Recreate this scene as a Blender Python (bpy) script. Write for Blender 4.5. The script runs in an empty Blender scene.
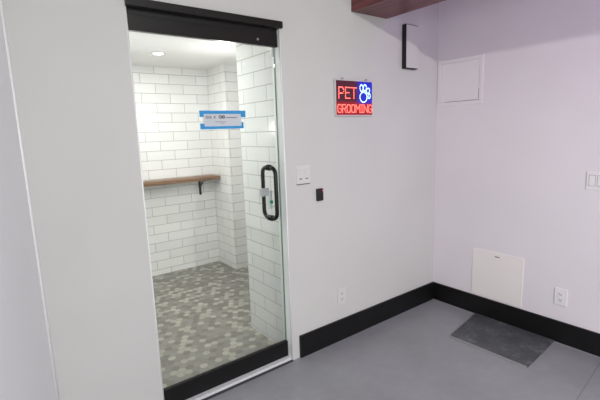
import bpy, bmesh, math, random
from mathutils import Vector, Matrix
random.seed(7)
scene = bpy.context.scene
COL = scene.collection

# ------------------------------------------------------------------ materials
def lin(c):
    return tuple(((v/255)/12.92 if v/255 <= .04045 else ((v/255+.055)/1.055)**2.4) for v in c)

class NT:
    def __init__(s, name):
        s.m = bpy.data.materials.new(name); s.m.use_nodes = True
        s.t = s.m.node_tree; s.n = s.t.nodes; s.l = s.t.links
        s.b = s.n['Principled BSDF']; s.out = s.n['Material Output']
    def add(s, typ, **kw):
        n = s.n.new(typ)
        for k, v in kw.items(): setattr(n, k, v)
        return n
    def link(s, a, b): s.l.new(a, b)
    def math(s, op, a, b=None, c=None):
        n = s.add('ShaderNodeMath', operation=op)
        for i, v in enumerate((a, b, c)):
            if v is None: continue
            if isinstance(v, (int, float)): n.inputs[i].default_value = v
            else: s.link(v, n.inputs[i])
        return n.outputs[0]
    def mix(s, f, a, b):
        n = s.add('ShaderNodeMix', data_type='RGBA')
        for i, v in ((0, f), (6, a), (7, b)):
            if isinstance(v, (int, float)): n.inputs[i].default_value = v
            elif isinstance(v, tuple): n.inputs[i].default_value = (*v, 1)
            else: s.link(v, n.inputs[i])
        return n.outputs[2]
    def obj(s): return s.add('ShaderNodeTexCoord').outputs['Object']
    def noise(s, scale, detail=3, vec=None):
        n = s.add('ShaderNodeTexNoise'); n.inputs['Scale'].default_value = scale; n.inputs['Detail'].default_value = detail
        s.link(vec if vec is not None else s.obj(), n.inputs['Vector'])
        return n.outputs['Fac']
    def ramp(s, f, stops):
        n = s.add('ShaderNodeValToRGB'); e = n.color_ramp.elements
        while len(e) < len(stops): e.new(.5)
        for q, (p, c) in zip(e, stops): q.position = p; q.color = (*c, 1)
        s.link(f, n.inputs['Fac']); return n.outputs['Color']
    def bump(s, h, strength=.1, dist=.01):
        n = s.add('ShaderNodeBump'); n.inputs['Strength'].default_value = strength; n.inputs['Distance'].default_value = dist
        s.link(h, n.inputs['Height']); s.link(n.outputs['Normal'], s.b.inputs['Normal'])

def simple(name, rgb, rough=.5, metal=0., var=.04, nscale=8, bump=0., spec=.5):
    t = NT(name); c = lin(rgb)
    f = t.noise(nscale)
    col = t.ramp(f, [(.3, tuple(v*(1-var) for v in c)), (.7, tuple(min(1, v*(1+var)) for v in c))])
    t.link(col, t.b.inputs['Base Color'])
    t.b.inputs['Roughness'].default_value = rough; t.b.inputs['Metallic'].default_value = metal
    t.b.inputs['Specular IOR Level'].default_value = spec
    if bump: t.bump(t.noise(nscale*30, 4), bump, .002)
    return t.m

def paint(name, rgb, rough=.55):
    t = NT(name); c = lin(rgb)
    f = t.noise(1.3, 2)
    t.link(t.ramp(f, [(.3, tuple(v*.965 for v in c)), (.7, tuple(v*1.02 for v in c))]), t.b.inputs['Base Color'])
    t.b.inputs['Roughness'].default_value = rough
    t.b.inputs['Specular IOR Level'].default_value = .3
    t.bump(t.noise(260, 3), .06, .002)
    return t.m

def emis(name, rgb, strength):
    t = NT(name)
    t.b.inputs['Base Color'].default_value = (*lin(rgb), 1)
    t.b.inputs['Emission Color'].default_value = (*lin(rgb), 1)
    t.b.inputs['Emission Strength'].default_value = strength
    f = t.noise(40); t.link(t.math('MULTIPLY_ADD', f, .1, .25), t.b.inputs['Roughness'])
    return t.m

def subway(name, axis, off_u, off_z, tile=(243, 243, 241), grout=(158, 160, 156)):
    """white running-bond tile, 0.32 x 0.106 m, laid along world x (axis 0) or y (axis 1)"""
    t = NT(name)
    sx = t.add('ShaderNodeSeparateXYZ'); t.link(t.obj(), sx.inputs[0])
    cb = t.add('ShaderNodeCombineXYZ')
    t.link(t.math('ADD', sx.outputs[axis], off_u), cb.inputs[0])
    t.link(t.math('ADD', sx.outputs[2], off_z), cb.inputs[1])
    br = t.add('ShaderNodeTexBrick', offset=.5, offset_frequency=2, squash=1.)
    t.link(cb.outputs[0], br.inputs['Vector'])
    a = lin(tile)
    br.inputs['Color1'].default_value = (*a, 1)
    br.inputs['Color2'].default_value = (*(v*.93 for v in a), 1)
    br.inputs['Mortar'].default_value = (*lin(grout), 1)
    br.inputs['Scale'].default_value = 1.
    br.inputs['Mortar Size'].default_value = .0024
    br.inputs['Mortar Smooth'].default_value = .15
    br.inputs['Bias'].default_value = -.2
    br.inputs['Brick Width'].default_value = .32
    br.inputs['Row Height'].default_value = .106
    t.link(br.outputs['Color'], t.b.inputs['Base Color'])
    t.link(t.math('MULTIPLY_ADD', br.outputs['Fac'], .6, .18), t.b.inputs['Roughness'])
    inv = t.math('SUBTRACT', 1., br.outputs['Fac'])
    t.bump(inv, .5, .0025)
    return t.m

def wood(name, c1, c2, axis, scale=1., rough=.5):
    t = NT(name)
    mp = t.add('ShaderNodeMapping'); t.link(t.obj(), mp.inputs['Vector'])
    sc = [14*scale]*3; sc[axis] = 1.1*scale
    mp.inputs['Scale'].default_value = sc
    n1 = t.noise(2.2, 6, mp.outputs[0])
    w = t.add('ShaderNodeTexWave', wave_type='BANDS'); w.bands_direction = 'DIAGONAL'
    w.inputs['Scale'].default_value = 1.2; w.inputs['Distortion'].default_value = 6; w.inputs['Detail'].default_value = 3
    t.link(mp.outputs[0], w.inputs['Vector'])
    f = t.math('ADD', t.math('MULTIPLY', n1, .7), t.math('MULTIPLY', w.outputs['Fac'], .3))
    t.link(t.ramp(f, [(.25, lin(c1)), (.72, lin(c2))]), t.b.inputs['Base Color'])
    t.b.inputs['Roughness'].default_value = rough
    t.bump(f, .15, .003)
    return t.m

M = {}
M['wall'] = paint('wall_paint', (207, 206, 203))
M['wall_b'] = paint('wall_paint_right_lit', (233, 226, 231))  # wall white raised and lilac-tinted, missing light put into the colour
M['wall_l'] = paint('wall_paint_left_lit', (252, 254, 255), .4)  # raised to near white, missing light put into the colour
M['ceil'] = paint('ceiling_paint', (240, 240, 239), .7)
M['bead'] = simple('bead_paint', (246, 246, 246), .3, var=.01)
M['jamb'] = paint('jamb_paint', (240, 244, 240), .45)
M['black'] = simple('black_paint', (11, 11, 12), .5, var=.1, bump=.03, spec=.35)
M['black_metal'] = simple('black_metal', (30, 29, 28), .32, .25, var=.08)
M['black_gap'] = simple('black_gap', (9, 9, 9), .5, var=.1)
M['handle'] = simple('handle_black', (20, 20, 20), .3, .2, var=.1)
M['steel'] = simple('brushed_steel', (200, 203, 203), .3, .8, var=.03, nscale=40)
M['lock'] = simple('lock_metal', (176, 182, 180), .4, .3, var=.03, nscale=40)
M['sill'] = simple('sill_metal', (222, 222, 224), .4, .0, var=.04, nscale=30)
M['caulk_and_lit_edge'] = simple('pale_caulk_and_lit_edge', (150, 150, 152), .7, var=.06)
M['plate'] = simple('lock_plate', (214, 222, 217), .4, var=.02)
M['plastic_r'] = simple('white_plastic_right', (238, 234, 236), .3, var=.01)
M['gap_shadow'] = simple('gap_shadow', (52, 52, 56), .6, var=.1)
M['white_plastic'] = simple('white_plastic', (213, 212, 210), .3, var=.01)
M['switch_gap'] = simple('switch_gap', (120, 118, 118), .5, var=.03)
M['slot'] = simple('slot_dark', (105, 102, 102), .5, var=.05)
M['device'] = simple('device_black', (24, 24, 26), .3, var=.1)
M['panel_white'] = simple('panel_white', (236, 231, 233), .45, var=.015, nscale=3)
M['panel_warm'] = simple('panel_warm', (242, 235, 232), .5, var=.015, nscale=3)
M['frame_alu'] = simple('sign_frame', (214, 210, 213), .35, .3, var=.03, nscale=30)
M['paper'] = simple('notice_paper', (206, 210, 216), .7, var=.02)
M['ink'] = simple('notice_ink', (100, 104, 110), .7, var=.05)
M['tape'] = simple('blue_tape', (48, 150, 212), .6, var=.06, nscale=60)
M['red_led'] = emis('led_red', (235, 60, 90), 1.)
M['green_led'] = emis('indicator_green', (20, 120, 80), .35)
M['dot_red'] = emis('dot_red', (255, 104, 92), 2.6)
M['dot_blue'] = emis('dot_blue', (160, 200, 255), 2.8)
M['lamp'] = emis('lamp_disc', (255, 252, 245), 9.)
M['shelf'] = wood('shelf_wood', (104, 76, 57), (152, 118, 90), 0, 1., .5)
M['beam'] = wood('beam_wood', (84, 38, 38), (122, 62, 64), 1, .6, .4)

def glass_mat():
    t = NT('clear_door_glass')
    tr = t.add('ShaderNodeBsdfTransparent'); tr.inputs[0].default_value = (.968, .978, .972, 1)
    gl = t.add('ShaderNodeBsdfGlossy'); gl.inputs['Roughness'].default_value = .02
    fr = t.add('ShaderNodeFresnel'); fr.inputs['IOR'].default_value = 1.45
    mx = t.add('ShaderNodeMixShader')
    t.link(t.math('MULTIPLY', fr.outputs[0], .8), mx.inputs[0]); t.link(tr.outputs[0], mx.inputs[1]); t.link(gl.outputs[0], mx.inputs[2])
    t.link(mx.outputs[0], t.out.inputs['Surface'])
    return t.m
M['glass'] = glass_mat()
M['glass_edge'] = simple('glass_edge', (150, 172, 164), .25, var=.03)

def floor_mat():
    t = NT('grey_floor')
    f = t.noise(1.6, 5); g = t.noise(14, 4)
    h = t.math('ADD', t.math('MULTIPLY', f, .75), t.math('MULTIPLY', g, .25))
    col = t.ramp(h, [(.3, lin((133, 134, 137))), (.7, lin((155, 157, 162)))])
    sx = t.add('ShaderNodeSeparateXYZ'); t.link(t.obj(), sx.inputs[0])
    # joint between two floor sheets, running along x
    d = t.math('ABSOLUTE', t.math('SUBTRACT', t.math('ADD', sx.outputs[1], 1.362), t.math('MULTIPLY', sx.outputs[0], .09)))
    j = t.math('LESS_THAN', d, .0035)
    t.link(t.mix(t.math('MULTIPLY', j, .35), col, lin((70, 70, 72))), t.b.inputs['Base Color'])
    t.link(t.math('MULTIPLY_ADD', g, .15, .36), t.b.inputs['Roughness'])
    t.bump(g, .04, .003)
    return t.m
M['floor'] = floor_mat()

def hex_mat():
    t = NT('hex_mosaic')
    geo = t.add('ShaderNodeNewGeometry')
    rnd = geo.outputs['Random Per Island']
    n = t.add('ShaderNodeValToRGB'); n.color_ramp.interpolation = 'CONSTANT'
    e = n.color_ramp.elements
    stops = [(0, (133, 130, 121)), (.26, (144, 141, 133)), (.5, (152, 150, 142)), (.68, (174, 172, 160)), (.9, (182, 180, 167))]
    while len(e) < len(stops): e.new(.5)
    for q, (p, c) in zip(e, stops): q.position = p; q.color = (*lin(c), 1)
    t.link(rnd, n.inputs['Fac'])
    t.link(n.outputs['Color'], t.b.inputs['Base Color'])
    t.b.inputs['Roughness'].default_value = .42
    return t.m
M['hex'] = hex_mat()
M['grout'] = simple('floor_grout', (150, 149, 141), .8, var=.05)

def mat_mat():
    t = NT('scuffed_mat')
    f = t.noise(5, 8); g = t.noise(40, 5)
    col = t.ramp(t.math('ADD', t.math('MULTIPLY', f, .7), t.math('MULTIPLY', g, .3)), [(.36, lin((60, 63, 67))), (.55, lin((78, 81, 85))), (.70, lin((128, 129, 132)))])
    t.link(col, t.b.inputs['Base Color']); t.b.inputs['Roughness'].default_value = .55
    t.bump(g, .2, .003)
    return t.m
M['mat'] = mat_mat()

def sign_panel_mat():
    """lit LED face: dim red behind the words, blue behind the paw"""
    t = NT('sign_face')
    sx = t.add('ShaderNodeSeparateXYZ'); t.link(t.obj(), sx.inputs[0])
    u, v = sx.outputs[0], sx.outputs[2]
    sm = lambda x, a, b: mr(x, a, b)
    def mr(x, a, b):
        n = t.add('ShaderNodeMapRange', interpolation_type='SMOOTHSTEP'); t.link(x, n.inputs[0])
        n.inputs[1].default_value = a; n.inputs[2].default_value = b; return n.outputs[0]
    blue = t.math('MULTIPLY', sm(u, .19, .26), sm(v, .075, .11))
    low = t.math('SUBTRACT', 1., sm(v, .085, .115))
    base = t.mix(low, lin((84, 8, 34)), lin((176, 6, 24)))
    base2 = t.mix(blue, base, lin((24, 30, 225)))
    t.link(base2, t.b.inputs['Emission Color']); t.b.inputs['Emission Strength'].default_value = .75
    t.b.inputs['Base Color'].default_value = (.012, .006, .01, 1); t.b.inputs['Roughness'].default_value = .35
    return t.m
M['sign_face'] = sign_panel_mat()

# ------------------------------------------------------------------ geometry helpers
class G:
    """collects shapes into ONE mesh"""
    def __init__(s): s.b = bmesh.new()
    def box(s, p0, p1, bevel=0., seg=2):
        t = bmesh.new(); bmesh.ops.create_cube(t, size=1)
        c = [(a+b)/2 for a, b in zip(p0, p1)]; d = [abs(b-a) for a, b in zip(p0, p1)]
        for v in t.verts: v.co = Vector((c[i]+v.co[i]*d[i] for i in range(3)))
        if bevel: bmesh.ops.bevel(t, geom=t.edges[:], offset=min(bevel, min(d)*.45), segments=seg, profile=.5, affect='EDGES')
        return s.merge(t)
    def merge(s, t, mtx=None):
        if mtx is not None: bmesh.ops.transform(t, matrix=mtx, verts=t.verts)
        me = bpy.data.meshes.new('tmp'); t.to_mesh(me); t.free(); s.b.from_mesh(me); bpy.data.meshes.remove(me)
        return s
    def cyl(s, p0, p1, r, r2=None, seg=24):
        a, b = Vector(p0), Vector(p1); d = b-a
        t = bmesh.new(); bmesh.ops.create_cone(t, cap_ends=True, segments=seg, radius1=r, radius2=r if r2 is None else r2, depth=d.length)
        q = Vector((0, 0, 1)).rotation_difference(d.normalized()).to_matrix().to_4x4()
        return s.merge(t, Matrix.Translation((a+b)/2) @ q)
    def dome(s, c, r, n, squash=.6, seg=8):
        t = bmesh.new(); bmesh.ops.create_uvsphere(t, u_segments=seg, v_segments=6, radius=r)
        for v in t.verts: v.co.z *= squash
        q = Vector((0, 0, 1)).rotation_difference(Vector(n)).to_matrix().to_4x4()
        return s.merge(t, Matrix.Translation(c) @ q)
    def tube(s, pts, r, seg=14, closed=False):
        pts = [Vector(p) for p in pts]; n = len(pts); rings = []; ref = None
        for i, p in enumerate(pts):
            if closed: d = (pts[(i+1) % n]-pts[i-1]).normalized()
            else: d = (pts[min(i+1, n-1)]-pts[max(i-1, 0)]).normalized()
            if ref is None:
                ref = Vector((1, 0, 0)) if abs(d.x) < .9 else Vector((0, 1, 0))
            x = (ref-d*ref.dot(d)).normalized(); ref = x; y = d.cross(x)
            rings.append([s.b.verts.new(p+(x*math.cos(2*math.pi*k/seg)+y*math.sin(2*math.pi*k/seg))*r) for k in range(seg)])
        m = n if closed else n-1
        for i in range(m):
            A, B = rings[i], rings[(i+1) % n]
            for k in range(seg): s.b.faces.new((A[k], A[(k+1) % seg], B[(k+1) % seg], B[k]))
        if not closed:
            s.b.faces.new(rings[0][::-1]); s.b.faces.new(rings[-1])
        return s
    def prism(s, poly, z0, z1):
        lo = [s.b.verts.new((x, y, z0)) for x, y in poly]; hi = [s.b.verts.new((x, y, z1)) for x, y in poly]
        n = len(poly); s.b.faces.new(lo[::-1]); s.b.faces.new(hi)
        for i in range(n): s.b.faces.new((lo[i], lo[(i+1) % n], hi[(i+1) % n], hi[i]))
        return s
    def build(s, name, mat, parent=None, loc=None, smooth=False, origin=None):
        bmesh.ops.recalc_face_normals(s.b, faces=s.b.faces)
        if origin is not None:
            bmesh.ops.translate(s.b, verts=s.b.verts, vec=-Vector(origin))
        me = bpy.data.meshes.new(name); s.b.to_mesh(me); s.b.free()
        me.materials.append(mat if not isinstance(mat, str) else M[mat])
        if smooth:
            for p in me.polygons: p.use_smooth = True
        o = bpy.data.objects.new(name, me); COL.objects.link(o)
        if loc is not None: o.location = loc
        elif origin is not None: o.location = origin
        if parent is not None:
            o.parent = parent
        return o

def struct(o, label=None):
    o['kind'] = 'structure'
    if label: o['label'] = label
    return o
def thing(name, loc, label, cat, group=None):
    o = bpy.data.objects.new(name, None); COL.objects.link(o); o.location = loc
    o.empty_display_size = .05
    o['label'] = label; o['category'] = cat
    if group: o['group'] = group
    return o
def tag(o, label, cat, group=None):
    o['label'] = label; o['category'] = cat
    if group: o['group'] = group
    return o

# ------------------------------------------------------------------ dimensions (metres; corner of the two walls at the origin)
XL, XR = -2.566, -1.651          # door opening
ZC = 2.86                        # ceiling
ZH = 2.268                       # top of the opening
TW = .10                         # thickness of the wall with the door
YB = 2.49                        # back of the tiled room
ZT = 2.365                       # tiled room ceiling

# setting ---------------------------------------------------------------------
struct(G().box((-4.4, -4.6, -.08), (0.12, .02, 0)).build('floor', 'floor'))
struct(G().box((-4.4, -4.6, ZC), (0.12, TW, ZC+.08)).build('ceiling', 'ceil'))
w = G()
w.box((-3.3, 0, 0), (XL, TW, ZC)); w.box((XL, 0, ZH), (XR, TW, ZC)); w.box((XR, 0, 0), (.12, TW, ZC))
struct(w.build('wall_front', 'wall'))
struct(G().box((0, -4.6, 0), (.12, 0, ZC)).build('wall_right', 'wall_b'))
# wall on the left of the viewer, meeting the door wall at slightly more than a right angle
lw = G().prism([(-3.07, .0), (-3.79, -4.6), (-3.91, -4.6), (-3.19, .0)], 0, ZC)
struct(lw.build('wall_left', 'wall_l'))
struct(G().cyl((-3.071, -.004, 0), (-3.071, -.004, ZC), .009, seg=16).build('trim_1', 'bead', smooth=True))
# white corner beads on the door opening
for i, x in enumerate((XL, XR)):
    b = G().cyl((x, .004, 0), (x, .004, ZH), .005, seg=12)
    struct(b.build('trim_%d' % (2+i), 'bead', smooth=True))
struct(G().box((XR-.0025, .004, .0), (XR, TW, ZH)).build('trim_8', 'jamb'))
# baseboards
bb = G().prism([(-1.588, -.016), (.0, -.016), (.0, 0), (-1.588, 0)], 0, .166)
struct(bb.build('baseboard_front', 'black'))
struct(G().box((-.016, -4.6, 0), (0, -.016, .166), .002).build('baseboard_right', 'black'))
# threshold: black curb, pale metal sill, dark strip painted as the shadow gap
struct(G().box((XL, .05, 0), (XR, .078, .131), .003).build('trim_4', 'black'))
struct(G().box((XL, .008, 0), (XR, .05, .020), .004).build('trim_5', 'sill'))
struct(G().box((XL, -.014, 0), (XR, .008, .005), .002).build('trim_6', 'gap_shadow'))
struct(G().box((-.021, -4.6, 0), (-.016, -.016, .004)).build('trim_7', 'caulk_and_lit_edge'))

# tiled room --------------------------------------------------------------------
struct(G().box((-3.3, YB, 0), (-.2, YB+.1, ZT)).build('wall_back', subway('tile_back', 0, 1.625+.32*6, -.063+.106*2)))
struct(G().box((-3.1, TW, 0), (-2.72, YB, ZT)).build('wall_tiled_left', subway('tile_left', 1, 1.0, -.063+.106*2)))
struct(G().box((-1.0, 2.045, 0), (-.2, YB, ZT)).build('wall_tiled_alcove', None or subway('tile_side', 1, 1.04, -.063+.106*2)))
# facing of the alcove block that looks to the door
struct(G().box((-1.0, 2.04, 0), (-.2, 2.045, ZT)).build('wall_tiled_alcove_face', subway('tile_face', 0, 2.1, -.063+.106*2)))
struct(G().box((-1.61, TW, 0), (-1.44, .645, ZT)).build('wall_tiled_pier', subway('tile_pier', 1, 1.03, -.02+.106*2, (234, 238, 235), (158, 163, 158))))  # tile toned down, the pier's weaker light put into its colour
struct(G().box((-.3, TW, 0), (-.2, 2.04, ZT)).build('wall_tiled_right', subway('tile_right', 1, 1.2, -.063+.106*2)))
struct(G().box((-3.1, TW, ZT), (-.2, YB+.1, ZT+.06)).build('ceiling_tiled_room', 'ceil'))
struct(G().box((-3.1, .02, -.08), (-.2, YB+.1, -.004)).build('floor_grout', 'grout'))
hx = G(); R = .0325; W = R*math.sqrt(3); g = .0022
row = 0; y = .11
while y < YB+.02:
    x = -2.76+(W/2 if row % 2 else 0)
    while x < -.85:
        if not (x > -1.62 and y < .66 and x > -1.58) and x < -.25:
            vs = [hx.b.verts.new((x+(R-g)*math.cos(math.pi/6+k*math.pi/3), y+(R-g)*math.sin(math.pi/6+k*math.pi/3), 0.)) for k in range(6)]
            hx.b.faces.new(vs)
        x += W
    y += 1.5*R; row += 1
fl = hx.build('floor_tiled_room', 'hex'); struct(fl)

# ceiling beam -------------------------------------------------------------------
bm_ = struct(G().box((-1.034, -4.6, 2.422), (-.662, -.001, ZC), .004).build('ceiling_beam', 'beam'), 'dark reddish-brown wooden beam under the ceiling')

# glass door -----------------------------------------------------------------------
YG = .06
door = struct(G().box((XL+.004, YG, .13), (XR-.007, YG+.012, 2.16), .001).build('door_1', 'glass'), 'clear frameless glass door')
ed = G().box((XR-.007, YG, .13), (XR-.004, YG+.012, 2.14)); ed.build('glass_edge', 'glass_edge', door)
xh = -1.738
def pull(sign):
    pts = []
    d = .072*sign; z0, z1, rr = 1.04, 1.377, .045
    yb = YG+.006+sign*.006
    pts.append((xh, yb, z1))
    for k in range(7):
        a = k/6*math.pi/2
        pts.append((xh, yb+sign*(.072-rr)+sign*rr*math.sin(a), z1-rr+rr*math.cos(a)))
    for k in range(7):
        a = k/6*math.pi/2
        pts.append((xh, yb+sign*(.072-rr)+sign*rr*math.cos(a), z0+rr-rr*math.sin(a)))
    pts.append((xh, yb, z0))
    return pts
for s_ in (-1, 1):
    h = G().tube(pull(s_), .0135, 16)
    ho = h.build('pull_handle', 'handle', door, smooth=True)
    for z in (1.04, 1.377):
        y0 = YG+.006+s_*.006
        G().cyl((xh, y0, z), (xh, y0+s_*.012, z), .02).build('collar', 'handle', ho, smooth=False)
lk = G().box((-1.818, YG-.018, 1.195), (-1.758, YG-.0005, 1.247), .003).build('lock', 'lock', door)
G().box((-1.755, YG+.0125, 1.10), (-1.715, YG+.03, 1.225), .004).build('lock_plate', 'plate', lk)
G().cyl((-1.733, YG-.001, 1.148), (-1.733, YG-.006, 1.148), .0115, seg=16).build('indicator', 'green_led', lk)
G().box((XR-.034, YG-.01, 2.075), (XR-.022, YG-.0005, 2.13), .002).build('clip', 'lock', door)
G().box((XR-.02, YG-.008, 2.01), (XR-.009, YG-.0005, 2.035), .003).build('clip', 'steel', door)

# header --------------------------------------------------------------------------
hd = thing('door_header', ((XL+XR)/2, 0, 2.13), 'long black metal header box above the glass door', 'door header')
def L(o, p): return (p[0]-o.location.x, p[1]-o.location.y, p[2]-o.location.z)
def part(g, name, mat, parent, smooth=False):
    bmesh.ops.translate(g.b, verts=g.b.verts, vec=-Vector(parent.location))
    return g.build(name, mat, parent, smooth=smooth)
part(G().box((XL-.002, -.024, 2.236), (XR+.008, .09, 2.276), .003), 'top_rail', 'black_metal', hd)
part(G().box((XL+.002, .03, 2.205), (XR-.004, .08, 2.236)), 'track_gap_shade', 'black_gap', hd)  # black block painted in for the shade under the rail
part(G().box((XL+.001, .026, 2.132), (XR-.004, .058, 2.209), .002), 'cover_panel', 'black_metal', hd)
part(G().cyl((-1.80, .027, 2.165), (-1.80, .02, 2.165), .0075, .006, 16), 'screw', 'steel', hd)

# taped notice on the glass ----------------------------------------------------------
nt = thing('taped_notice', (-2.05, YG, 1.64), 'grey paper notice held by blue tape on the glass door', 'notice')
yf = YG-.001
part(G().box((-2.175, yf-.0012, 1.646), (-1.925, yf-.0002, 1.728)), 'paper_sheet', 'paper', nt)
t1 = G(); t1.box((-2.197, yf-.0026, 1.722), (-1.895, yf-.0014, 1.741)); t1.box((-2.197, yf-.0026, 1.704), (-2.171, yf-.0014, 1.722)); t1.box((-1.928, yf-.0026, 1.702), (-1.895, yf-.0014, 1.722))
part(t1, 'tape', 'tape', nt)
t2 = G(); t2.box((-2.197, yf-.0026, 1.634), (-1.912, yf-.0014, 1.650)); t2.box((-2.197, yf-.0026, 1.650), (-2.170, yf-.0014, 1.667)); t2.box((-1.926, yf-.0026, 1.650), (-1.912, yf-.0014, 1.672))
part(t2, 'tape', 'tape', nt)
ink = G(); yi = yf-.0022
def ring(g, cx, cz, rx, rz, r=.0016, n=14):
    g.tube([(cx+rx*math.cos(2*math.pi*k/n), yi, cz+rz*math.sin(2*math.pi*k/n)) for k in range(n)], r, 6, closed=True)
def stroke(g, pts, r=.0016): g.tube([(x, yi, z) for x, z in pts], r, 6)
ring(ink, -2.152, 1.703, .006, .007); ring(ink, -2.135, 1.703, .006, .007)
stroke(ink, [(-2.124, 1.696), (-2.124, 1.710), (-2.114, 1.696), (-2.114, 1.710)]); stroke(ink, [(-2.108, 1.710), (-2.098, 1.696)]); stroke(ink, [(-2.108, 1.696), (-2.098, 1.710)])
ring(ink, -2.066, 1.704, .009, .008, .0024); ring(ink, -2.046, 1.704, .008, .008, .0024); stroke(ink, [(-2.066, 1.704), (-2.036, 1.704)], .0025)
stroke(ink, [(-2.028, 1.701), (-1.955, 1.701)], .0022); stroke(ink, [(-2.10, 1.676), (-2.03, 1.676)], .0014); stroke(ink, [(-2.07, 1.668), (-2.04, 1.666)], .0011)
part(ink, 'printed_lines', 'ink', nt)

# shelf ------------------------------------------------------------------------------
SY, SZ = 2.285, 1.075
sh = thing('wall_shelf', (-1.75, YB, SZ), 'brown wooden shelf board along the back tiled wall', 'shelf')
part(G().box((-2.70, SY, SZ), (-1.006, YB-.001, SZ+.042), .003), 'board', 'shelf', sh)
bk = G(); bx_ = -1.19
bk.box((bx_-.014, YB-.008, SZ-.19), (bx_+.014, YB-.001, SZ-.001), .001)
bk.box((bx_-.014, YB-.17, SZ-.008), (bx_+.014, YB-.002, SZ-.001), .001)
bk.tube([(bx_, YB-.008, SZ-.10), (bx_, YB-.05, SZ-.06), (bx_, YB-.12, SZ-.008)], .009, 8)
part(bk, 'bracket', 'black_metal', sh)
bk = G(); bx_ = -2.2
bk.box((bx_-.014, YB-.008, SZ-.19), (bx_+.014, YB-.001, SZ-.001), .001)
bk.box((bx_-.014, YB-.17, SZ-.008), (bx_+.014, YB-.002, SZ-.001), .001)
bk.tube([(bx_, YB-.008, SZ-.10), (bx_, YB-.05, SZ-.06), (bx_, YB-.12, SZ-.008)], .009, 8)
part(bk, 'bracket', 'black_metal', sh)

# LED sign ------------------------------------------------------------------------------
SX0, SX1, SZ0, SZ1, SD = -1.215, -.835, 1.702, 1.956, .02
sg = thing('led_sign', (SX0, 0, SZ0), 'lit PET GROOMING sign with red words and blue paw', 'sign')
SWd, SH = SX1-SX0, SZ1-SZ0
fr = G(); f = .008
fr.box((0, -SD, 0), (SWd, -.001, f), .001); fr.box((0, -SD, SH-f), (SWd, -.001, SH), .001)
fr.box((0, -SD, f), (f, -.001, SH-f), .001); fr.box((SWd-f, -SD, f), (SWd, -.001, SH-f), .001)
fr.build('sign_frame', 'frame_alu', sg)
face = G().box((f, -SD+.004, f), (SWd-f, -.002, SH-f)).build('sign_face', 'sign_face', sg)
for hxx in (.075, .315):
    G().tube([(hxx-.008, -.012, SH-.001), (hxx-.008, -.012, SH+.006), (hxx, -.012, SH+.013), (hxx+.008, -.012, SH+.006), (hxx+.008, -.012, SH-.001)], .002, 8).build('hanging_hook', 'slot', sg, smooth=True)
def sample(strokes, step):
    pts = []
    for s in strokes:
        for (a, b) in zip(s[:-1], s[1:]):
            d = math.hypot(b[0]-a[0], b[1]-a[1]); n = max(1, round(d/step))
            for k in range(n+1):
                p = (a[0]+(b[0]-a[0])*k/n, a[1]+(b[1]-a[1])*k/n)
                if all(math.hypot(p[0]-q[0], p[1]-q[1]) > step*.55 for q in pts): pts.append(p)
    return pts
O_ = [[(.2, 0), (.8, 0), (1, .25), (1, .75), (.8, 1), (.2, 1), (0, .75), (0, .25), (.2, 0)]]
GL = {'P': [[(0, 0), (0, 1), (.8, 1), (1, .8), (1, .62), (.8, .46), (0, .46)]],
      'E': [[(1, 1), (0, 1), (0, 0), (1, 0)], [(0, .52), (.8, .52)]],
      'T': [[(0, 1), (1, 1)], [(.5, 1), (.5, 0)]],
      'G': [[(1, .85), (.8, 1), (.2, 1), (0, .75), (0, .25), (.2, 0), (.8, 0), (1, .2), (1, .48), (.6, .48)]],
      'R': [[(0, 0), (0, 1), (.8, 1), (1, .8), (1, .65), (.8, .5), (0, .5)], [(.5, .5), (1, 0)]],
      'O': O_, 'M': [[(0, 0), (0, 1), (.5, .45), (1, 1), (1, 0)]],
      'I': [[(0, 1), (1, 1)], [(.5, 1), (.5, 0)], [(0, 0), (1, 0)]],
      'N': [[(0, 0), (0, 1), (1, 0), (1, 1)]]}
def letter(ch, x, z, w, h, step, r):
    st = [[(x+u*w, z+v*h) for u, v in s] for s in GL[ch]]
    g = G()
    for px, pz in sample(st, step): g.dome((px, -SD+.0035, pz), r, (0, -1, 0), .7)
    g.build('letter', 'dot_red', sg, smooth=True)
for ch, x, w in (('P', .036, .046), ('E', .100, .044), ('T', .156, .054)): letter(ch, x, .125, w, .075, .0105, .0042)
xs = .024
for ch in 'GROOMING':
    w = {'M': .040, 'I': .020, 'N': .036}.get(ch, .033)
    letter(ch, xs, .026, w, .054, .0095, .0040); xs += w+.0118
paw = G()
def el(cx, cz, rx, rz, a=0):
    n = max(7, round(math.pi*(rx+rz)/.0105)); 
    for k in range(n):
        t = 2*math.pi*k/n; px, pz = rx*math.cos(t), rz*math.sin(t)
        paw.dome((cx+px*math.cos(a)-pz*math.sin(a), -SD+.0035, cz+px*math.sin(a)+pz*math.cos(a)), .0046, (0, -1, 0), .7)
el(.282, .136, .037, .036); el(.262, .200, .016, .024, .1); el(.297, .203, .016, .023, -.1); el(.330, .183, .016, .02, -.5); el(.342, .145, .012, .017, -.2)
paw.build('paw_emblem', 'dot_blue', sg, smooth=True)

# wall fittings ---------------------------------------------------------------------------
# double switch plate on the door wall
sw = thing('switch_plate', (-1.507, 0, 1.253), 'white double switch plate beside the glass door', 'light switch')
g_ = G().box((-.058, -.006, 0), (.058, -.0005, .126), .002); g_.build('cover_plate', 'white_plastic', sw)
for s_ in (-1, 1):
    ro = G().box((s_*.026-.016, -.0095, .03), (s_*.026+.016, -.006, .096), .0015).build('rocker', 'white_plastic', sw)
    G().box((s_*.026-.011, -.0105, .03), (s_*.026+.011, -.0094, .038)).build('gap', 'switch_gap', ro)
G().box((-.057, -.0055, -.006), (.057, -.0005, -.0002)).build('plate_shadow', 'switch_gap', sw)  # grey strip painted as the shadow under the plate
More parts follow.
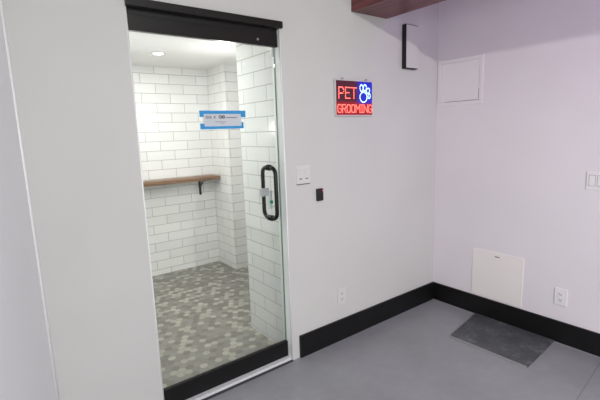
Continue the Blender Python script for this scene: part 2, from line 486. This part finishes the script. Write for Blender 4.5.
# black reader
rd = thing('mounted_card_reader', (-1.372, 0, 1.118), 'small black wall device with a red light', 'card reader')
G().box((-.027, -.022, 0), (.027, -.0005, .087), .005, 3).build('case', 'device', rd)
G().cyl((.017, -.021, .072), (.017, -.0245, .072), .004, seg=12).build('status_light', 'red_led', rd)
G().box((-.02, -.0235, .012), (.02, -.0215, .05), .001).build('reader_face', 'black_metal', rd)
# outlets
def outlet(loc, rotz, label, pm='white_plastic'):
    o = thing('wall_outlet', loc, label, 'outlet', 'white wall outlets'); o.rotation_euler = (0, 0, rotz)
    G().box((-.042, -.007, 0), (.042, -.0005, .128), .003).build('cover_plate', pm, o)
    for z in (.042, .086):
        so = G().box((-.017, -.0095, z-.016), (.017, -.0068, z+.016), .004, 3).build('socket', pm, o)
        sl = G(); sl.box((-.008, -.0102, z-.004), (-.005, -.0094, z+.008)); sl.box((.005, -.0102, z-.004), (.008, -.0094, z+.008)); sl.cyl((0, -.0094, z-.009), (0, -.0102, z-.009), .003, seg=10)
        sl.build('slots', 'slot', so)
    return o
outlet((-1.174, 0, .288), 0, 'white outlet on the door wall above the black baseboard, below the black device')
outlet((0, -1.077, .287), -math.pi/2, 'white outlet on the right wall beside the low access panel', 'plastic_r')
# switch on the right wall
rs = thing('wall_switch', (0, -1.235, 1.152), 'white rocker switch on the right wall', 'light switch'); rs.rotation_euler = (0, 0, -math.pi/2)
G().box((-.058, -.007, 0), (.058, -.0005, .125), .003).build('cover_plate', 'plastic_r', rs)
for s_ in (-1, 1):
    ro = G().box((s_*.024-.017, -.011, .028), (s_*.024+.017, -.0068, .098), .002).build('rocker', 'plastic_r', rs)
    G().box((s_*.024-.019, -.0078, .0262), (s_*.024+.019, -.0068, .0998)).build('gap', 'switch_gap', ro)
# upper access panel
ap = thing('access_panel', (0, -.215, 1.778), 'white square access panel high on the right wall near the corner', 'access panel'); ap.rotation_euler = (0, 0, -math.pi/2)
f1 = G(); a, b, t_ = -.205, .205, .03
f1.box((a, -.007, 0), (b, -.0005, t_), .002); f1.box((a, -.007, .38-t_), (b, -.0005, .38), .002); f1.box((a, -.007, t_), (a+t_, -.0005, .38-t_), .002); f1.box((b-t_, -.007, t_), (b, -.0005, .38-t_), .002)
f1.build('panel_frame', 'panel_white', ap)
dr = G().box((a+t_+.002, -.0055, t_+.004), (b-t_-.003, -.0008, .38-t_-.002), .001).build('panel_door', 'panel_white', ap)
G().box((b-t_-.0035, -.0062, t_+.004), (b-t_-.0005, -.003, .12)).build('door_gap', 'switch_gap', dr)
G().box((a+.08, -.0062, t_+.0005), (b-t_, -.003, t_+.0035)).build('door_gap', 'switch_gap', dr)
# lower access panel
lp = thing('access_panel', (0, -.598, .178), 'warm white access panel low on the right wall above the baseboard', 'access panel'); lp.rotation_euler = (0, 0, -math.pi/2)
G().box((-.21, -.006, 0), (.21, -.0005, .402), .002).build('panel_door', 'panel_warm', lp)
G().box((-.018, -.0085, .362), (.022, -.0058, .370), .001).build('latch', 'switch_gap', lp)
# shallow box with black sides
wp = thing('wall_box', (-.385, 0, 2.07), 'shallow wall box with black sides and pale front near the brown beam', 'wall box')
G().box((-.095, -.04, 0), (.060, -.0005, .335), .003).build('casing', 'black_gap', wp)
G().box((-.090, -.044, .006), (.055, -.0398, .329), .002).build('front_cover', 'wall', wp)

# floor mat ---------------------------------------------------------------------------------
mt = G().prism([(-.02, -.445), (-.02, -1.06), (-.515, -1.09), (-.525, -.525)], .0, .012)
mt_edge = G().prism([(-.5155, -1.089), (-.5255, -.525), (-.533, -.525), (-.523, -1.089)], .0, .012)
mo = mt.build('floor_mat', 'mat'); tag(mo, 'dark grey scuffed floor mat lying by the black baseboard', 'mat')
mt_edge.build('lit_edge_strip', 'caulk_and_lit_edge', mo)  # pale strip paints the light caught on the mat's side face

# recessed light in the tiled room
dl = thing('ceiling_downlight', (-1.825, 1.728, ZT), 'round recessed light glowing in the ceiling of the tiled room', 'ceiling light')
G().cyl((0, 0, -.001), (0, 0, -.006), .062, .055, 32).build('trim_ring', 'white_plastic', dl)
G().cyl((0, 0, -.0062), (0, 0, -.0085), .045, .043, 32).build('diffuser', 'lamp', dl)

# ------------------------------------------------------------------ lights
def area(name, loc, target, size, power, color, sy=None, shape='SQUARE', spread=None):
    l = bpy.data.lights.new(name, 'AREA'); l.energy = power; l.color = color; l.shape = shape; l.size = size
    if sy: l.shape = 'RECTANGLE'; l.size_y = sy
    if spread: l.spread = spread
    o = bpy.data.objects.new(name, l); COL.objects.link(o); o.location = loc
    o.rotation_euler = (Vector(target)-Vector(loc)).to_track_quat('-Z', 'Y').to_euler(); return o
area('room_lamp', (-2.53, -4.2, 2.81), (-1.2, -.8, .3), .07, 26, (1., .97, .92), shape='DISK', spread=1.9)
def point(name, loc, r, power, color):
    l = bpy.data.lights.new(name, 'POINT'); l.energy = power; l.color = color; l.shadow_soft_size = r
    o = bpy.data.objects.new(name, l); COL.objects.link(o); o.location = loc
area('tiled_room_lamp_and_fill', (-1.825, 1.728, ZT-.012), (-1.825, 1.728, 0), .1, 9, (1., .99, .97), shape='DISK')
area('tiled_room_lamp_and_fill', (-2.15, .85, ZT-.012), (-2.15, .85, 0), .1, 6, (1., .99, .97), shape='DISK')  # unseen second lamp, placed to light the alcove and spare the pier
point('tiled_room_lamp_and_fill', (-1.40, 1.20, 1.85), .06, 10, (1., .99, .97))  # unseen fill added in the recess to brighten the alcove face
point('tiled_room_lamp_and_fill', (-2.3, 1.1, ZT-.72), .06, 5, (1., .99, .97))  # unseen mid-room fill added to even out walls and ceiling
area('violet_lamp', (-.45, -2.6, 2.72), (-.05, -.6, 2.2), .4, 4.6, (.62, .02, 1.))
area('daylight', (-3.35, -4.35, 1.5), (-1.3, -1.6, .2), 1.4, 68, (.93, .97, 1.), sy=2.0)

wd = bpy.data.worlds.new('World'); scene.world = wd; wd.use_nodes = True
bgn = wd.node_tree.nodes['Background']; bgn.inputs[0].default_value = (.95, .94, .97, 1); bgn.inputs[1].default_value = .35

# ------------------------------------------------------------------ camera
f_, yaw, pit, rol, cx, cy = 407.31, .6445, .1652, -.0340, -3.1846, -2.1894
fw = Vector((math.sin(yaw)*math.cos(pit), math.cos(yaw)*math.cos(pit), -math.sin(pit)))
r = Vector((math.cos(yaw), -math.sin(yaw), 0)); u = r.cross(fw)
r2 = r*math.cos(rol)+u*math.sin(rol); u2 = -r*math.sin(rol)+u*math.cos(rol)
cam = bpy.data.cameras.new('camera'); cam.sensor_width = 36; cam.lens = 36*f_/600; cam.clip_start = .02
co = bpy.data.objects.new('camera', cam); COL.objects.link(co)
mx = Matrix((r2, u2, -fw)).transposed().to_4x4(); mx.translation = Vector((cx, cy, 1.6)); co.matrix_world = mx
scene.camera = co
scene.view_settings.view_transform = 'Standard'; scene.view_settings.look = 'None'
scene.view_settings.exposure = 0; scene.view_settings.gamma = 1
